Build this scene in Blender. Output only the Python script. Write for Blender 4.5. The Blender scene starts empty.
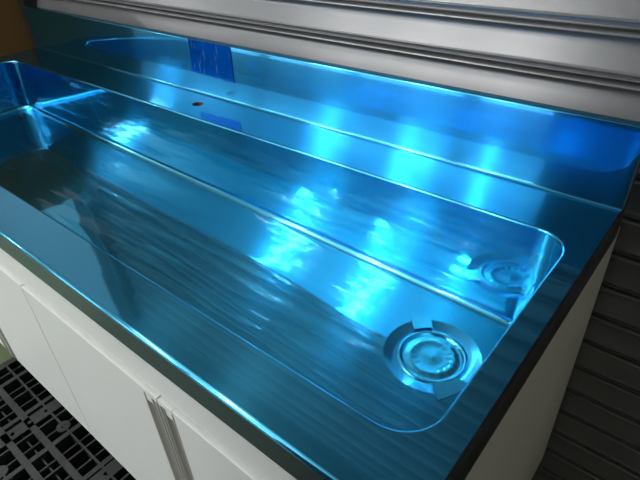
import bpy, bmesh, math, random
from mathutils import Vector, Matrix
random.seed(4)
S = bpy.context.scene
COL = S.collection
PI = math.pi
H = 0.84            # height of the sink's deck above the floor
W, D = 1.8366, 0.6  # length and depth of the sink

# ------------------------------------------------------------------ helpers
def empty(name, loc, label, cat, group=None):
    o = bpy.data.objects.new(name, None)
    o.empty_display_size = 0.05
    COL.objects.link(o)
    o.location = loc
    o['label'] = label
    o['category'] = cat
    if group: o['group'] = group
    return o

def world_origin(o):
    v = Vector((0, 0, 0))
    while o is not None:
        v = v + o.location
        o = o.parent
    return v

def obj(name, bm, mat, parent=None, smooth=False, label=None, angle=None, uv=True):
    """one mesh object; bm is in place coordinates (deck plane = z 0, raised by H)"""
    bmesh.ops.recalc_face_normals(bm, faces=bm.faces[:])
    return obj_raw(name, bm, mat, parent, smooth, label, angle, uv)

def obj_raw(name, bm, mat, parent=None, smooth=False, label=None, angle=None, uv=True):
    if uv:
        lay = bm.loops.layers.uv.new('UVMap')
        bm.normal_update()
        for f in bm.faces:                  # u follows the grain of the pressed sheet
            n = f.normal
            ax_ = Vector((1, 0, 0)) if abs(n.x) < .6 else Vector((0, 0, 1))
            t = (ax_ - n * n.dot(ax_)).normalized(); b = n.cross(t)
            for l in f.loops:
                c = l.vert.co
                l[lay].uv = (c.dot(t), c.dot(b))
    off = Vector((0, 0, H))
    if parent is not None: off = off - world_origin(parent)
    for v in bm.verts: v.co += off
    if smooth:
        for f in bm.faces: f.smooth = True
    if angle is not None:
        for f in bm.faces: f.smooth = True
        for e in bm.edges:
            if len(e.link_faces) == 2:
                e.smooth = e.calc_face_angle(0) < math.radians(angle)
    me = bpy.data.meshes.new(name)
    bm.to_mesh(me); bm.free()
    o = bpy.data.objects.new(name, me)
    COL.objects.link(o)
    if mat: me.materials.append(mat)
    o.parent = parent
    if label: o['label'] = label
    return o

def box(bm, x0, x1, y0, y1, z0, z1, bevel=0.0):
    r = bmesh.ops.create_cube(bm, size=1)
    vs = r['verts']
    for v in vs:
        v.co = Vector((x0 + (v.co.x + .5) * (x1 - x0), y0 + (v.co.y + .5) * (y1 - y0), z0 + (v.co.z + .5) * (z1 - z0)))
    if bevel:
        es = list({e for v in vs for e in v.link_edges})
        bmesh.ops.bevel(bm, geom=es, offset=bevel, segments=2, profile=.5, affect='EDGES', clamp_overlap=True)
    return bm

def newbox(*a, **k):
    return box(bmesh.new(), *a, **k)

def loft(bm, loops, closed=True, cap0=False, cap1=False):
    rows = [[bm.verts.new(p) for p in L] for L in loops]
    n = len(rows[0])
    for a, b in zip(rows[:-1], rows[1:]):
        for i in range(n if closed else n - 1):
            j = (i + 1) % n
            bm.faces.new((a[i], a[j], b[j], b[i]))
    if cap0: bm.faces.new(rows[0][::-1])
    if cap1: bm.faces.new(rows[-1])
    return rows

def extrude_x(bm, prof, x0, x1, closed=False, n=1, cap=False):
    """prof: list of (y, z); swept along X"""
    loops = [[(x0 + (x1 - x0) * k / n, y, z) for y, z in prof] for k in range(n + 1)]
    return loft(bm, loops, closed, cap, cap)

def rrect(x0, x1, y0, y1, r, z, seg=10, strt=1):
    """rounded rectangle, anticlockwise"""
    out = []
    for cx, cy, a0 in ((x1 - r, y1 - r, 0), (x0 + r, y1 - r, 90), (x0 + r, y0 + r, 180), (x1 - r, y0 + r, 270)):
        for k in range(seg + 1):
            a = math.radians(a0 + 90 * k / seg)
            zz = z(cx + r * math.cos(a)) if callable(z) else z
            out.append((cx + r * math.cos(a), cy + r * math.sin(a), zz))
    return out

def circle(cx, cy, r, z, n=64):
    out = []
    for k in range(n):
        a = 2 * PI * k / n
        x = cx + r * math.cos(a)
        out.append((x, cy + r * math.sin(a), z(x) if callable(z) else z))
    return out

def fill_loops(bm, vert_loops):
    """planar fill between closed loops of existing verts"""
    es = set()
    for vs in vert_loops:
        for i in range(len(vs)):
            a, b = vs[i], vs[(i + 1) % len(vs)]
            e = bm.edges.get((a, b)) or bm.edges.new((a, b))
            es.add(e)
    bmesh.ops.triangle_fill(bm, edges=list(es), use_beauty=True, use_dissolve=False)

# ------------------------------------------------------------------ materials
def mat(name, col, rough=.5, metal=0, spec=.5, noise=None, bump=None, coat=0):
    m = bpy.data.materials.new(name); m.use_nodes = True
    nt = m.node_tree; N = nt.nodes; L = nt.links
    b = N['Principled BSDF']
    b.inputs['Base Color'].default_value = (*col, 1)
    b.inputs['Roughness'].default_value = rough
    b.inputs['Metallic'].default_value = metal
    b.inputs['Specular IOR Level'].default_value = spec
    b.inputs['Coat Weight'].default_value = coat
    tc = N.new('ShaderNodeTexCoord')
    if noise:
        sc, amt, stretch = noise
        mp = N.new('ShaderNodeMapping'); mp.inputs['Scale'].default_value = stretch
        L.new(tc.outputs['Object'], mp.inputs[0])
        nz = N.new('ShaderNodeTexNoise'); nz.inputs['Scale'].default_value = sc; nz.inputs['Detail'].default_value = 5
        L.new(mp.outputs[0], nz.inputs['Vector'])
        rp = N.new('ShaderNodeValToRGB')
        rp.color_ramp.elements[0].position = .3; rp.color_ramp.elements[1].position = .7
        rp.color_ramp.elements[0].color = (*[c * (1 - amt) for c in col], 1)
        rp.color_ramp.elements[1].color = (*[min(1, c * (1 + amt)) for c in col], 1)
        L.new(nz.outputs['Fac'], rp.inputs[0]); L.new(rp.outputs[0], b.inputs['Base Color'])
    if bump:
        sc, st, dist, stretch = bump
        mp = N.new('ShaderNodeMapping'); mp.inputs['Scale'].default_value = stretch
        L.new(tc.outputs['Object'], mp.inputs[0])
        nz = N.new('ShaderNodeTexNoise'); nz.inputs['Scale'].default_value = sc; nz.inputs['Detail'].default_value = 3
        L.new(mp.outputs[0], nz.inputs['Vector'])
        bp = N.new('ShaderNodeBump'); bp.inputs['Strength'].default_value = st; bp.inputs['Distance'].default_value = dist
        L.new(nz.outputs['Fac'], bp.inputs['Height']); L.new(bp.outputs[0], b.inputs['Normal'])
    return m

def film_steel(name, tint=(.06, .445, .75), mirror=.34, r_mirror=.05, ax=.011, ay=.17, wave=.0006, wave_scale=(1.2, 16, 16), grain=.00002, film_haze=.045, cwave=.0006, cscale=(2.5, 20, 20), flat_walls=False):
    """brushed stainless steel (grain along X) under a glossy blue protective film"""
    m = bpy.data.materials.new(name); m.use_nodes = True
    nt = m.node_tree; N = nt.nodes; L = nt.links
    for n in list(N): N.remove(n)
    out = N.new('ShaderNodeOutputMaterial')
    tc = N.new('ShaderNodeTexCoord')
    def noise(scale, detail=2.0, rough=.5):
        mp = N.new('ShaderNodeMapping'); mp.inputs['Scale'].default_value = scale
        L.new(tc.outputs['Object'], mp.inputs[0])
        nz = N.new('ShaderNodeTexNoise'); nz.inputs['Scale'].default_value = 1.0
        nz.inputs['Detail'].default_value = detail; nz.inputs['Roughness'].default_value = rough
        L.new(mp.outputs[0], nz.inputs['Vector'])
        return nz.outputs['Fac']
    def bump(h, dist, nrm=None):
        bp = N.new('ShaderNodeBump'); bp.inputs['Strength'].default_value = 1; bp.inputs['Distance'].default_value = dist
        L.new(h, bp.inputs['Height'])
        if nrm is not None: L.new(nrm, bp.inputs['Normal'])
        return bp.outputs[0]
    n1 = bump(noise(wave_scale, 1.5), wave)
    if flat_walls:                                     # the floor is wavier than the pressed walls
        ge = N.new('ShaderNodeNewGeometry'); sp = N.new('ShaderNodeSeparateXYZ'); L.new(ge.outputs['True Normal'], sp.inputs[0])
        mr = N.new('ShaderNodeMapRange'); mr.inputs['From Min'].default_value = .6; mr.inputs['From Max'].default_value = .98
        mr.inputs['To Min'].default_value = wave * .08; mr.inputs['To Max'].default_value = wave
        L.new(sp.outputs[2], mr.inputs[0]); L.new(mr.outputs[0], n1.node.inputs['Distance'])
    n3 = bump(noise(cscale, 2.0), cwave)                # the film itself lifts and wrinkles a little
    n2 = bump(noise((8, 420, 420), 3), grain, n1)
    tg = N.new('ShaderNodeTangent'); tg.direction_type = 'UV_MAP'; tg.uv_map = 'UVMap'
    def steel(rough, aniso, nrm):
        p = N.new('ShaderNodeBsdfPrincipled')
        p.inputs['Base Color'].default_value = (*tint, 1)
        p.inputs['Metallic'].default_value = 1 - film_haze
        p.inputs['Roughness'].default_value = rough
        p.inputs['Anisotropic'].default_value = aniso
        p.inputs['Anisotropic Rotation'].default_value = .25
        p.inputs['Coat Weight'].default_value = 1
        p.inputs['Coat Roughness'].default_value = .06
        p.inputs['Coat IOR'].default_value = 1.55
        L.new(tg.outputs[0], p.inputs['Tangent'])
        L.new(nrm, p.inputs['Normal']); L.new(n3, p.inputs['Coat Normal'])
        return p
    a = steel(r_mirror, .5, n1)
    b = N.new('ShaderNodeBsdfAnisotropic')              # the brushed grain: wide across the grain, narrow along it
    r2 = math.sqrt(ax * ay)
    b.inputs['Color'].default_value = (*tint, 1)
    b.inputs['Roughness'].default_value = math.sqrt(r2)
    b.inputs['Anisotropy'].default_value = 1 - ax / r2
    L.new(tg.outputs[0], b.inputs['Tangent']); L.new(n2, b.inputs['Normal'])
    mx = N.new('ShaderNodeMixShader'); mx.inputs[0].default_value = 1 - mirror
    L.new(a.outputs[0], mx.inputs[1]); L.new(b.outputs[0], mx.inputs[2])
    L.new(mx.outputs[0], out.inputs[0])
    return m

M_deck = film_steel('blue_film_on_brushed_steel', wave=.0004, mirror=.58, r_mirror=.04)
M_splash = film_steel('blue_film_on_splash_steel', wave=.0004, wave_scale=(3, 3, 9), mirror=.45, r_mirror=.05)
M_basin = film_steel('blue_film_on_basin_steel', tint=(.06, .49, .78), r_mirror=.04, mirror=.66, ax=.014, ay=.19, wave=.0024, wave_scale=(1.5, 11, 11), flat_walls=True, cwave=.016, cscale=(2.6, 17, 17), film_haze=.025)
M_tape = film_steel('dark_blue_double_film', tint=(.0, .16, .72), wave=.0006, wave_scale=(30, 30, 30), r_mirror=.15, mirror=.4)
_nt = M_tape.node_tree
_tc = _nt.nodes.new('ShaderNodeTexCoord'); _mp = _nt.nodes.new('ShaderNodeMapping'); _mp.inputs['Scale'].default_value = (210, 1, 30)
_nz = _nt.nodes.new('ShaderNodeTexNoise'); _nz.inputs['Scale'].default_value = 1; _nz.inputs['Detail'].default_value = 2
_rp = _nt.nodes.new('ShaderNodeValToRGB'); _rp.color_ramp.elements[0].position = .62; _rp.color_ramp.elements[1].position = .70
_rp.color_ramp.elements[0].color = (0, .16, .72, 1); _rp.color_ramp.elements[1].color = (.25, .55, .85, 1)
_nt.links.new(_tc.outputs['Object'], _mp.inputs[0]); _nt.links.new(_mp.outputs[0], _nz.inputs['Vector']); _nt.links.new(_nz.outputs['Fac'], _rp.inputs[0])
for _n in _nt.nodes:                                                # scratches in the doubled film
    if _n.type == 'BSDF_PRINCIPLED': _nt.links.new(_rp.outputs[0], _n.inputs['Base Color'])
    if _n.type == 'BSDF_GLOSSY' or _n.type == 'BSDF_ANISOTROPIC': _nt.links.new(_rp.outputs[0], _n.inputs['Color'])
M_flap = film_steel('loose_film', tint=(.10, .58, .82), wave=.0010, wave_scale=(14, 14, 14), film_haze=.35, r_mirror=.14)
M_ring = film_steel('film_over_drain', tint=(.09, .52, .82), wave=.0008, wave_scale=(12, 12, 12), film_haze=.5, r_mirror=.16)
M_fill = bpy.data.materials.new('fill_panel_glow'); M_fill.use_nodes = True  # unseen fill glow, added in the far wall
_b = M_fill.node_tree.nodes['Principled BSDF']
_b.inputs['Base Color'].default_value = (.7, .75, .8, 1); _b.inputs['Roughness'].default_value = .6
_b.inputs['Emission Color'].default_value = (.88, .95, 1, 1); _b.inputs['Emission Strength'].default_value = 1.6
M_steel = mat('bare_brushed_steel', (.22, .30, .31), .38, 1)
M_white = mat('white_melamine', (.80, .79, .765), .38, 0, .35)
M_side = mat('white_side_board', (.80, .77, .70), .5, 0, .3)
M_alu = mat('brushed_aluminium', (.58, .56, .53), .38, .35)
M_alu_d = mat('aluminium_recess', (.42, .41, .38), .5, .5)
M_shut = mat('grey_shutter_paint', (.235, .227, .232), .27, .42, noise=(6, .05, (1, 1, 8)))
M_rail = mat('shutter_rail_steel', (.06, .055, .05), .5, .6)
M_board = mat('brown_board', (.27, .155, .06), .75, 0, .2, noise=(7, .12, (1, 1, 1)))
M_floor = mat('green_floor_paint', (.13, .165, .09), .45, 0, .4, noise=(3, .25, (1, 1, 1)))
M_pallet = mat('black_plastic', (.030, .033, .030), .5, 0, .4, noise=(18, .35, (1, 1, 1)))
M_wall = mat('pale_wall_paint', (.6, .6, .59), .8)
M_wallg = mat('grey_wall_paint', (.36, .36, .38), .8)
M_ceil = mat('ceiling_paint', (.8, .8, .79), .9)
M_lampb = mat('white_enamel', (.8, .8, .8), .4)
M_blocker = mat('dark_blocker', (.05, .05, .055), .5)
M_bounce = mat('bounce_wall_paint', (.85, .80, .70), .85)  # pale tan of the added bounce wall
M_end = mat('black_end_colour', (.02, .022, .026), .4, noise=(60, .4, (1, 1, 1)))  # near-black, randomly mottled, for right end apron and backsplash ends
M_hole = mat('rusty_hole_edge', (.22, .09, .05), .6, noise=(200, .5, (1, 1, 1)))

# ------------------------------------------------------------------ the sink top
BX0, BX1, BY0, BY1 = .075, 1.804, .070, .487     # opening of the basin
BR = .050
def floor_z(x): return -.160 - .0215 * (x - .5)      # falls towards the drain
DRX, DRY, DRR = 1.679, .340, .072

sink = empty('sink_top', (W / 2, D / 2, H), 'long stainless steel sink top covered in shiny blue protective film, on the white cabinet', 'sink')

# deck: flat sheet with openings for the basin and the tap, bullnosed front, turned-down apron
bm = bmesh.new()
R = .005
outer = [bm.verts.new(p) for p in ((0, R, 0), (W - .003, R, 0), (W - .003, D - R, 0), (0, D - R, 0))]
hole = [bm.verts.new(p) for p in rrect(BX0, BX1, BY0, BY1, BR, 0)]
TX, TY, TR = .917, .545, .0135
tap = [bm.verts.new(p) for p in circle(TX, TY, TR, 0, 24)]
fill_loops(bm, [outer, hole, tap])
bmesh.ops.recalc_face_normals(bm, faces=bm.faces[:])
if sum(f.normal.z for f in bm.faces) < 0:
    bmesh.ops.reverse_faces(bm, faces=bm.faces[:])
obj_raw('deck', bm, M_deck, sink)
bm = bmesh.new()
prof = [(R, 0)] + [(R - R * math.sin(a), -R + R * math.cos(a)) for a in [PI / 2 * k / 6 for k in range(1, 7)]]
extrude_x(bm, prof, 0, W - .003)
obj('front_edge', bm, M_deck, sink, smooth=True)
bm = bmesh.new()
extrude_x(bm, [(0, -R), (0, -.044), (.002, -.046), (.02, -.046)], 0, W - .001)
obj('apron', bm, M_steel, sink, label='dull grey steel front apron', angle=40)
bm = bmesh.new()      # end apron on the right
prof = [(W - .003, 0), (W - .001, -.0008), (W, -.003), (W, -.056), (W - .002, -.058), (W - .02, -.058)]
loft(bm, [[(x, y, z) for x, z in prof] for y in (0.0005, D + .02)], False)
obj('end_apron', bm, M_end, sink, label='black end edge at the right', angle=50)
bm = bmesh.new()
prof = [(.003, 0), (.001, -.0008), (0, -.003), (0, -.046), (.02, -.046)]
loft(bm, [[(x, y, z) for x, z in prof] for y in (0.0005, D + .02)], False)
obj('end_apron', bm, M_steel, sink, angle=50)

# backsplash: cove, upright, rolled top edge, back
HB = .130
bm = bmesh.new()
rc, rt = .006, .003
prof = [(D - rc + rc * math.sin(a), rc - rc * math.cos(a)) for a in [PI / 2 * k / 6 for k in range(7)]]
prof += [(D + .0, HB * .5)]
prof += [(D + rt - rt * math.cos(a), HB - rt + rt * math.sin(a)) for a in [PI / 2 * k / 5 for k in range(6)]]
prof += [(D + .018, HB), (D + .02, HB - .002), (D + .02, -.04)]
extrude_x(bm, prof, 0, W - .002)
bs = obj('backsplash', bm, M_splash, sink, angle=35)
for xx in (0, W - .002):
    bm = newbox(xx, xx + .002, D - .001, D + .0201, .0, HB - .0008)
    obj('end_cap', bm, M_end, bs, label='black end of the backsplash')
# darker doubled piece of film on the backsplash
bm = bmesh.new()
px = [(.850, .1295), (.998, .1295), (.996, .048), (.985, .050), (.968, .047), (.95, .0505), (.93, .0485), (.905, .053), (.88, .050), (.862, .054), (.846, .052)]
f0 = [(x, D - .0012, z) for x, z in px]; f1 = [(x, D + .0003, z) for x, z in px]
loft(bm, [f0, f1], True, True, True)
obj('tape_patch', bm, M_tape, bs, label='darker blue scratched patch of doubled film')

# tap hole
bm = bmesh.new()
loft(bm, [circle(TX, TY, TR, .0, 24), circle(TX, TY, TR * .97, -.002, 24), circle(TX, TY, TR * .97, -.012, 24)], True, False, True)
obj('tap_hole', bm, M_hole, sink, smooth=False, label='small brown tap hole at the back of the deck')

# basin
bm = bmesh.new()
loops = []
lip = .0035
for k in range(7):                                   # rounded lip
    a = PI / 2 * k / 6
    ins = lip * math.sin(a)
    loops.append(rrect(BX0 + ins, BX1 - ins, BY0 + ins, BY1 - ins, BR - ins * .6, -lip + lip * math.cos(a)))
draft = .007
rf = .015
def ins_at(): return lip + draft
for t in (.02, .5, .98):
    L0 = rrect(BX0 + lip + draft * t, BX1 - lip - draft * t, BY0 + lip + draft * t * .5, BY1 - lip - draft * t, BR - .003, 0)
    loops.append([(x, y, -lip + (floor_z(x) + rf + lip) * t) for x, y, z in L0])
for k in range(1, 9):
    a = PI / 2 * k / 8
    g = rf * (1 - math.cos(a)); dz = rf * math.sin(a)
    L0 = rrect(BX0 + lip + draft + g, BX1 - lip - draft - g, BY0 + lip + draft * .5 + g, BY1 - lip - draft - g, BR - .003 - g * .4, 0)
    loops.append([(x, y, floor_z(x) + rf - dz) for x, y, z in L0])
g = rf + .002
L0 = rrect(BX0 + lip + draft + g, BX1 - lip - draft - g, BY0 + lip + draft * .5 + g, BY1 - lip - draft - g, BR - .003 - g * .4, 0)
loops.append([(x, y, floor_z(x)) for x, y, z in L0])
rows = loft(bm, loops)
dr_out = [bm.verts.new(p) for p in circle(DRX, DRY, DRR + .006, floor_z)]
dr_in = [bm.verts.new(p) for p in circle(DRX, DRY, DRR + .003, floor_z)]
for i in range(64):
    j = (i + 1) % 64
    bm.faces.new((dr_out[i], dr_out[j], dr_in[j], dr_in[i]))
fill_loops(bm, [rows[-1], dr_out])
basin = obj('basin', bm, M_basin, sink, smooth=True)
# make sure the visible side faces up/in
me = basin.data
if sum(p.normal.z * p.area for p in me.polygons) < 0: me.flip_normals()

# drain: pressed recess, inner flange, scalloped strainer
def fz(dz): return lambda x: floor_z(x) + dz
bm = bmesh.new()
pr = [(DRR + .003, 0), (DRR + .0015, -.0004), (DRR - .001, -.0010), (DRR - .006, -.0024), (DRR - .011, -.0036), (DRR - .015, -.0044), (.0545, -.0046)]
loft(bm, [circle(DRX, DRY, r, fz(z)) for r, z in pr])
drain = obj('drain', bm, M_ring, sink, smooth=True)
bm = bmesh.new()
pr = [(.0548, -.0047), (.0535, -.0032), (.0515, -.0026), (.0495, -.0026), (.0478, -.0034), (.0465, -.0052), (.0455, -.0065)]
loft(bm, [circle(DRX, DRY, r, fz(z)) for r, z in pr])
obj('drain_flange', bm, M_flap, drain, smooth=True)
bm = bmesh.new()
n = 96
def scal(r, amp, z):
    out = []
    for k in range(n):
        a = 2 * PI * k / n
        rr = r * (1 + amp * math.cos(16 * a))
        x = DRX + rr * math.cos(a)
        out.append((x, DRY + rr * math.sin(a), floor_z(x) + z))
    return out
loft(bm, [scal(.0455, 0, -.0065), scal(.042, .0, -.0068), scal(.0385, .02, -.0060), scal(.036, .03, -.0052), scal(.032, .03, -.0051), scal(.028, .04, -.0060), scal(.016, .0, -.0062), scal(.008, 0, -.0058), scal(.003, 0, -.0055)], True, False, True)
obj('strainer', bm, M_flap, drain, smooth=True)
# loose square of film stuck over the drain
def flap(pts, z):
    bm = bmesh.new()
    vs0 = [bm.verts.new((x, y, floor_z(x) + z)) for x, y in pts]
    vs1 = [bm.verts.new((x, y, floor_z(x) + z + .0006)) for x, y in pts]
    m_ = len(pts)
    bm.faces.new(vs1); bm.faces.new(vs0[::-1])
    for i in range(m_):
        j = (i + 1) % m_
        bm.faces.new((vs0[i], vs0[j], vs1[j], vs1[i]))
    obj('film_flap', bm, M_flap, drain, label='pale torn flap of film at the drain')
def arc(r, a0, a1, k=12): return [(DRX + r * math.cos(math.radians(a0 + (a1 - a0) * t / k)), DRY + r * math.sin(math.radians(a0 + (a1 - a0) * t / k))) for t in range(k + 1)]
flap(arc(.056, 118, 150) + [(DRX - .070, DRY + .050), (DRX - .044, DRY + .070)], .0006)
flap(arc(.056, -62, -20) + [(DRX + .078, DRY - .018), (DRX + .050, DRY - .072)], .0006)

# ------------------------------------------------------------------ the base cabinet
YD = .015
ZT, ZB = -.163, -.619
ZP = -.700            # top of the pallet
cab = empty('base_cabinet', (W / 2, D / 2, H + ZP), 'white cabinet with aluminium door pulls under the blue sink top', 'cabinet')
bm = bmesh.new()
box(bm, .003, .021, .034, .64, ZB, -.047)
box(bm, .021, W - .024, .034, D + .01, ZB, ZB + .018)
box(bm, .021, W - .024, D, D + .012, ZB + .018, -.047)
obj('carcass', bm, M_white, cab)
obj('side_panel', newbox(W - .021, W - .0025, .016, .655, ZP, -.0585, bevel=.0008), M_side, cab)
obj('top_rail', newbox(.003, W - .0215, .021, .0335, ZT + .005, -.0462, bevel=.001), M_white, cab)
obj('plinth', newbox(.02, W - .022, .075, .56, ZP, ZB - .0005), M_white, cab)
GX = [.006, .168, .587, 1.0064, 1.424, W - .0225]
def door(x0, x1, pull, name='door'):
    """pull: -1 pull channel on the left edge, +1 on the right, 0 none"""
    pw = .033
    a, b = x0 + .0012, x1 - .0012
    if pull > 0: b -= pw
    if pull < 0: a += pw
    d = obj(name, newbox(a, b, YD, .0335, ZB, ZT, bevel=.0012), M_white, cab)
    if pull:
        if pull > 0: e, f = b, x1 - .0012     # e: door side, f: meeting side
        else: e, f = a, x0 + .0012
        s = 1 if f > e else -1
        bm = bmesh.new()
        # C-shaped channel seen from above: thin edge at the door, recess, rounded grip at the meeting side
        sec = [(0, -.001), (.0018, -.001), (.0018, .011), (.0190, .013), (.0192, .001), (.0198, -.0010), (.0226, -.0012), (.0238, .0006), (.0240, .006),
               (.0262, .006), (.0264, .0004), (.0272, -.0012), (.0322, -.0012), (.0328, .0), (.0328, .018), (0, .018)]
        loops = [[(e + s * u, YD + v, z) for u, v in sec] for z in (ZB, ZT - .008)]
        loft(bm, loops, True, True, True)
        h = obj('door_pull', bm, M_alu, d, label='aluminium channel door pull')
        bm = bmesh.new()
        sec = [(0, -.0004), (.0328, -.0004), (.0328, .018), (0, .018)]
        loft(bm, [[(e + s * u, YD + v, z) for u, v in sec] for z in (ZT - .0079, ZT)], True, True, True)
        plug = [(.0019, .0002), (.0189, .0002), (.0189, .0128), (.0019, .0108)]     # plug that closes the top of the recess
        loft(bm, [[(e + s * u, YD + v + dv, z) for u, v in plug] for z, dv in ((ZT - .0085, 0), (ZT - .024, 0))], True, True, True)
        obj('pull_cap', bm, M_white, h, label='white cap on top of the pull')
    return d
door(GX[0], GX[1], 0, 'filler_panel')
door(GX[1], GX[2], 1)
door(GX[2], GX[3], -1)
door(GX[3], GX[4], 1)
door(GX[4], GX[5], -1)

# ------------------------------------------------------------------ black plastic pallet
PX0, PX1, PY0, PY1 = .492, 1.592, -.455, .645
pal = empty('pallet', ((PX0 + PX1) / 2, (PY0 + PY1) / 2, 0), 'black plastic grid pallet on the green floor under the white cabinet', 'pallet')
bm = bmesh.new()
zt = ZP
def bar(x0, x1, y0, y1, dz=.0, h=.075): box(bm, x0, x1, y0, y1, zt - dz - h, zt - dz)
# frame
bar(PX0, PX0 + .022, PY0, PY1); bar(PX1 - .022, PX1, PY0, PY1)
bar(PX0, PX1, PY0, PY0 + .022); bar(PX0, PX1, PY1 - .022, PY1)
# wide and thin bars along the length
for k in range(-3, 5):
    yy = k * .16
    for dy, w_, dz in ((.0, .005, .0005), (-.052, .016, .0003), (-.112, .016, .0003), (-.080, .004, .012)):
        if PY0 + .02 < yy + dy < PY1 - .02: bar(PX0 + .01, PX1 - .01, yy + dy - w_ / 2, yy + dy + w_ / 2, dz)
# cross ribs
x = PX0 + .05; k = 0
while x < PX1 - .03:
    w_ = (.004, .013, .004, .005)[k % 4]
    bar(x - w_ / 2, x + w_ / 2, PY0 + .01, PY1 - .01, (.004, .0007, .006, .002)[k % 4])
    x += (.036, .042, .030, .040)[k % 4]; k += 1
# solid perforated straps
for sx in (PX0 + .27, PX0 + .56, PX0 + .85):
    ov = [bm.verts.new((px_, py_, zt - .0003)) for px_, py_ in ((sx - .018, PY0 + .012), (sx + .018, PY0 + .012), (sx + .018, PY1 - .012), (sx - .018, PY1 - .012))]
    hv = []
    yy = PY0 + .045
    while yy < PY1 - .04:
        top_ = circle(sx, yy, .0055, zt - .0003, 12); c0 = [bm.verts.new(q) for q in top_]
        c1 = [bm.verts.new((q[0], q[1], zt - .004)) for q in top_]
        for i in range(12): bm.faces.new((c0[i], c0[(i + 1) % 12], c1[(i + 1) % 12], c1[i]))
        hv.append(c0); yy += .045
    fill_loops(bm, [ov] + hv)
    dv_ = [bm.verts.new((v.co.x, v.co.y, zt - .004)) for v in ov]
    for i in range(4): bm.faces.new((ov[i], ov[(i + 1) % 4], dv_[(i + 1) % 4], dv_[i]))
# bosses
for bx_, by_ in [(PX0 + .353 + .35 * i, -.001 + .16 * j) for i in range(0, 3) for j in range(-2, 4)]:
    loft(bm, [circle(bx_, by_, .0075, zt - .03, 14), circle(bx_, by_, .0175, zt - .0002, 14), circle(bx_, by_, .005, zt - .0002, 14), circle(bx_, by_, .005, zt - .012, 14)], True, True, True)
obj('pallet_deck', bm, M_pallet, pal)
for i in range(3):
    for j in range(3):
        x0 = PX0 + i * (1.1 - .17) / 2; y0 = PY0 + j * (1.1 - .17) / 2
        obj('foot', newbox(x0 + .01, x0 + .16, y0 + .01, y0 + .16, -H + .0005, zt - .0745), M_pallet, pal)

# ------------------------------------------------------------------ roller shutter
YS = .705          # face of the curtain
sh = empty('roller_shutter', (1.0, YS, 0), 'grey metal roller shutter with horizontal slats behind the blue sink', 'shutter')
bm = bmesh.new()
P = .0728
slat = [(0, 13.4), (.8, 13.2), (1.6, 11.6), (2.2, 9.0), (6.4, 8.2), (7.2, 11.2), (8.8, 11.4), (9.4, 9), (9.6, -8), (14.4, -8), (14.6, 6), (15.0, 9.6), (16.0, 12.4), (17.4, 14.1), (19.0, 14.7), (20.6, 14.0), (21.8, 12.0), (22.8, 8.6), (23.6, 4.0), (25, 0), (28, -2.8), (32, -3.2), (37, -1.8), (45, 1.4), (54, 5.0), (62, 8.2), (68.5, 10.7), (70.2, 11.4), (71.2, 12.9), (72.2, 13.5)]
Z_LINE = .2405     # crest of one nose line above the deck
pts = []
for k in range(16, -16, -1):          # from the top slat down
    for d_, o_ in slat:
        pts.append((YS - o_ / 1000.0, Z_LINE + k * P - d_ / 1000.0))
pts = [q for q in pts if q[1] > -H + .004]
rows = extrude_x(bm, pts, -.14, 4.6)
cur = obj_raw('curtain', bm, M_shut, sh, angle=38)
if sum(p.normal.y * p.area for p in cur.data.polygons) > 0: cur.data.flip_normals()
for x0 in (-.165, 4.58):
    obj('guide_rail', newbox(x0, x0 + .045, YS - .05, YS + .05, -H + .001, 1.45), M_rail, sh)
obj('shutter_box', newbox(-.165, 4.625, YS - .12, YS + .30, 1.40, 1.85, bevel=.004), M_shut, sh)

# ------------------------------------------------------------------ brown board on the left
bd = obj('brown_board', newbox(-.190, -.172, .10, .70, -H + .0005, .37, bevel=.002), M_board)
bd['label'] = 'tall brown board standing at the left end of the blue sink'
bd['category'] = 'board'

# ------------------------------------------------------------------ room
def structure(name, bm, m):
    o = obj(name, bm, m); o['kind'] = 'structure'; return o
structure('floor', newbox(-9, 5.5, -6.7, 1.2, -H - .1, -H), M_floor)
structure('ceiling', newbox(-9, 5.5, -6.7, 1.2, 2.75, 2.85), M_ceil)
structure('wall_front', newbox(-9, 5.5, -6.7, -6.6, -H, 2.75), M_wall)
for i, x0 in enumerate((-8.2, -5.9, -3.6, -1.3)):              # added window-shaped glowing panels that brighten the backsplash reflection
    structure('fill_panel_%d' % (i + 1), newbox(x0, x0 + 2.0, -6.598, -6.59, .3, 2.35), M_fill)
    fr = bmesh.new()
    for q in ((x0 - .04, x0, .26, 2.39), (x0 + 2.0, x0 + 2.04, .26, 2.39), (x0, x0 + 2.0, .26, .3), (x0, x0 + 2.0, 2.35, 2.39), (x0 + .98, x0 + 1.02, .3, 2.35)):
        box(fr, q[0], q[1], -6.6, -6.56, q[2], q[3])
    structure('trim_%d' % (i + 1), fr, M_white)
structure('bounce_wall', newbox(2.62, 2.72, -3.2, .6, -H, .38), M_bounce)  # low unseen wall added to bounce light onto the side panel
structure('wall_left', newbox(-9.1, -9, -6.7, 1.2, -H, 2.75), M_wall)
structure('wall_back', newbox(-9, -.20, .62, .9, -H, 2.75), M_wallg)

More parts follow.
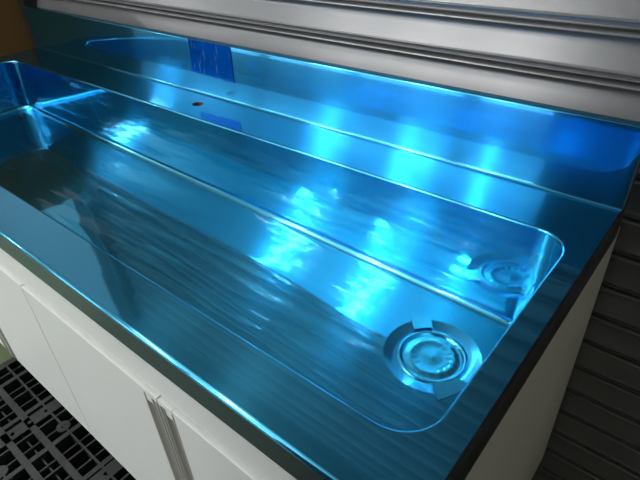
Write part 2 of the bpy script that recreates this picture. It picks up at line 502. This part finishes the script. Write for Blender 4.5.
# ceiling lamps: twin-tube fittings, tubes running away from the shutter
def lamp(x, y, z, w=.09, l=1.2, power=60):
    t = empty('ceiling_lamp', (x, y, H + z + .09), 'white ceiling lamp hanging above the hall in front of the sink', 'ceiling lamp', 'ceiling lamps')
    bm = newbox(x - w / 2 - .02, x + w / 2 + .02, y - l / 2 - .02, y + l / 2 + .02, z + .01, z + .09)
    obj('lamp_housing', bm, M_lampb, t)
    Ld = bpy.data.lights.new('lamp_tubes', 'AREA'); Ld.shape = 'RECTANGLE'; Ld.size = w; Ld.size_y = l; Ld.energy = power
    Ld.color = (.97, 1, 1)
    o = bpy.data.objects.new('lamp_tubes', Ld); COL.objects.link(o)
    o.location = (x, y, H + z + .005)
    Lu = Ld.copy(); Lu.energy = power * UP                    # open-topped fittings also light the ceiling
    o = bpy.data.objects.new('lamp_tubes', Lu); COL.objects.link(o)
    o.location = (x, y, H + z + .095); o.rotation_euler = (PI, 0, 0)
UP = .65
for x, y, p, l in ((.2, -3.0, 9.5, .4), (-.7, -3.0, 9.5, .4), (-1.72, -3.0, 9.5, .4), (-4.5, -2.75, 10, .4), (.2, -1.1, 6, .9), (-.62, -1.1, 6, .9)):
    lamp(x, y, 2.0, l=l, power=p)
lk = empty('added_blocker', (1.85, -.78, 0), 'unseen dark locker shape added to block light at the right end of the sink', 'light blocker')  # added stand-in for the person behind the camera; shades the right end
obj('body', newbox(1.40, 2.30, -1.0, -.57, -H + .0005, 1.3, bevel=.004), M_blocker, lk)
for i in range(3):
    x0 = 1.404 + i * .2995
    d_ = obj('door', newbox(x0, x0 + .293, -.5695, -.552, -H + .06, 1.29, bevel=.003), M_blocker, lk)
    obj('handle', newbox(x0 + .25, x0 + .268, -.552, -.537, .0, .12, bevel=.004), M_alu, d_)

# ------------------------------------------------------------------ world, camera, view
wd = bpy.data.worlds.new('world'); S.world = wd; wd.use_nodes = True
bg = wd.node_tree.nodes['Background']
bg.inputs[0].default_value = (.85, .92, 1, 1); bg.inputs[1].default_value = .02

cam = bpy.data.cameras.new('camera'); co = bpy.data.objects.new('camera', cam); COL.objects.link(co)
cam.sensor_fit = 'HORIZONTAL'; cam.sensor_width = 36; cam.lens = 521.847 / 640 * 36
cam.clip_start = .02; cam.clip_end = 100
r0 = Vector((0.77033255, 0.63597388, -0.0460976)); r1 = Vector((0.33332663, -0.46326609, -0.82114426)); r2 = Vector((-0.54358176, 0.61718859, -0.56885597))
mw = Matrix((r0, -r1, -r2)).transposed().to_4x4()
mw.translation = Vector((1.92588266, -0.18813174, 0.4281118 + H))
co.matrix_world = mw
S.camera = co
S.view_settings.view_transform = 'Standard'; S.view_settings.look = 'None'; S.view_settings.gamma = 1
S.view_settings.use_curve_mapping = False
S.view_settings.exposure = 1.25
S.cycles.max_bounces = 10; S.cycles.glossy_bounces = 8; S.cycles.diffuse_bounces = 4
S.cycles.sample_clamp_indirect = 10
S.cycles.blur_glossy = 0.0
S.cycles.use_denoising = True
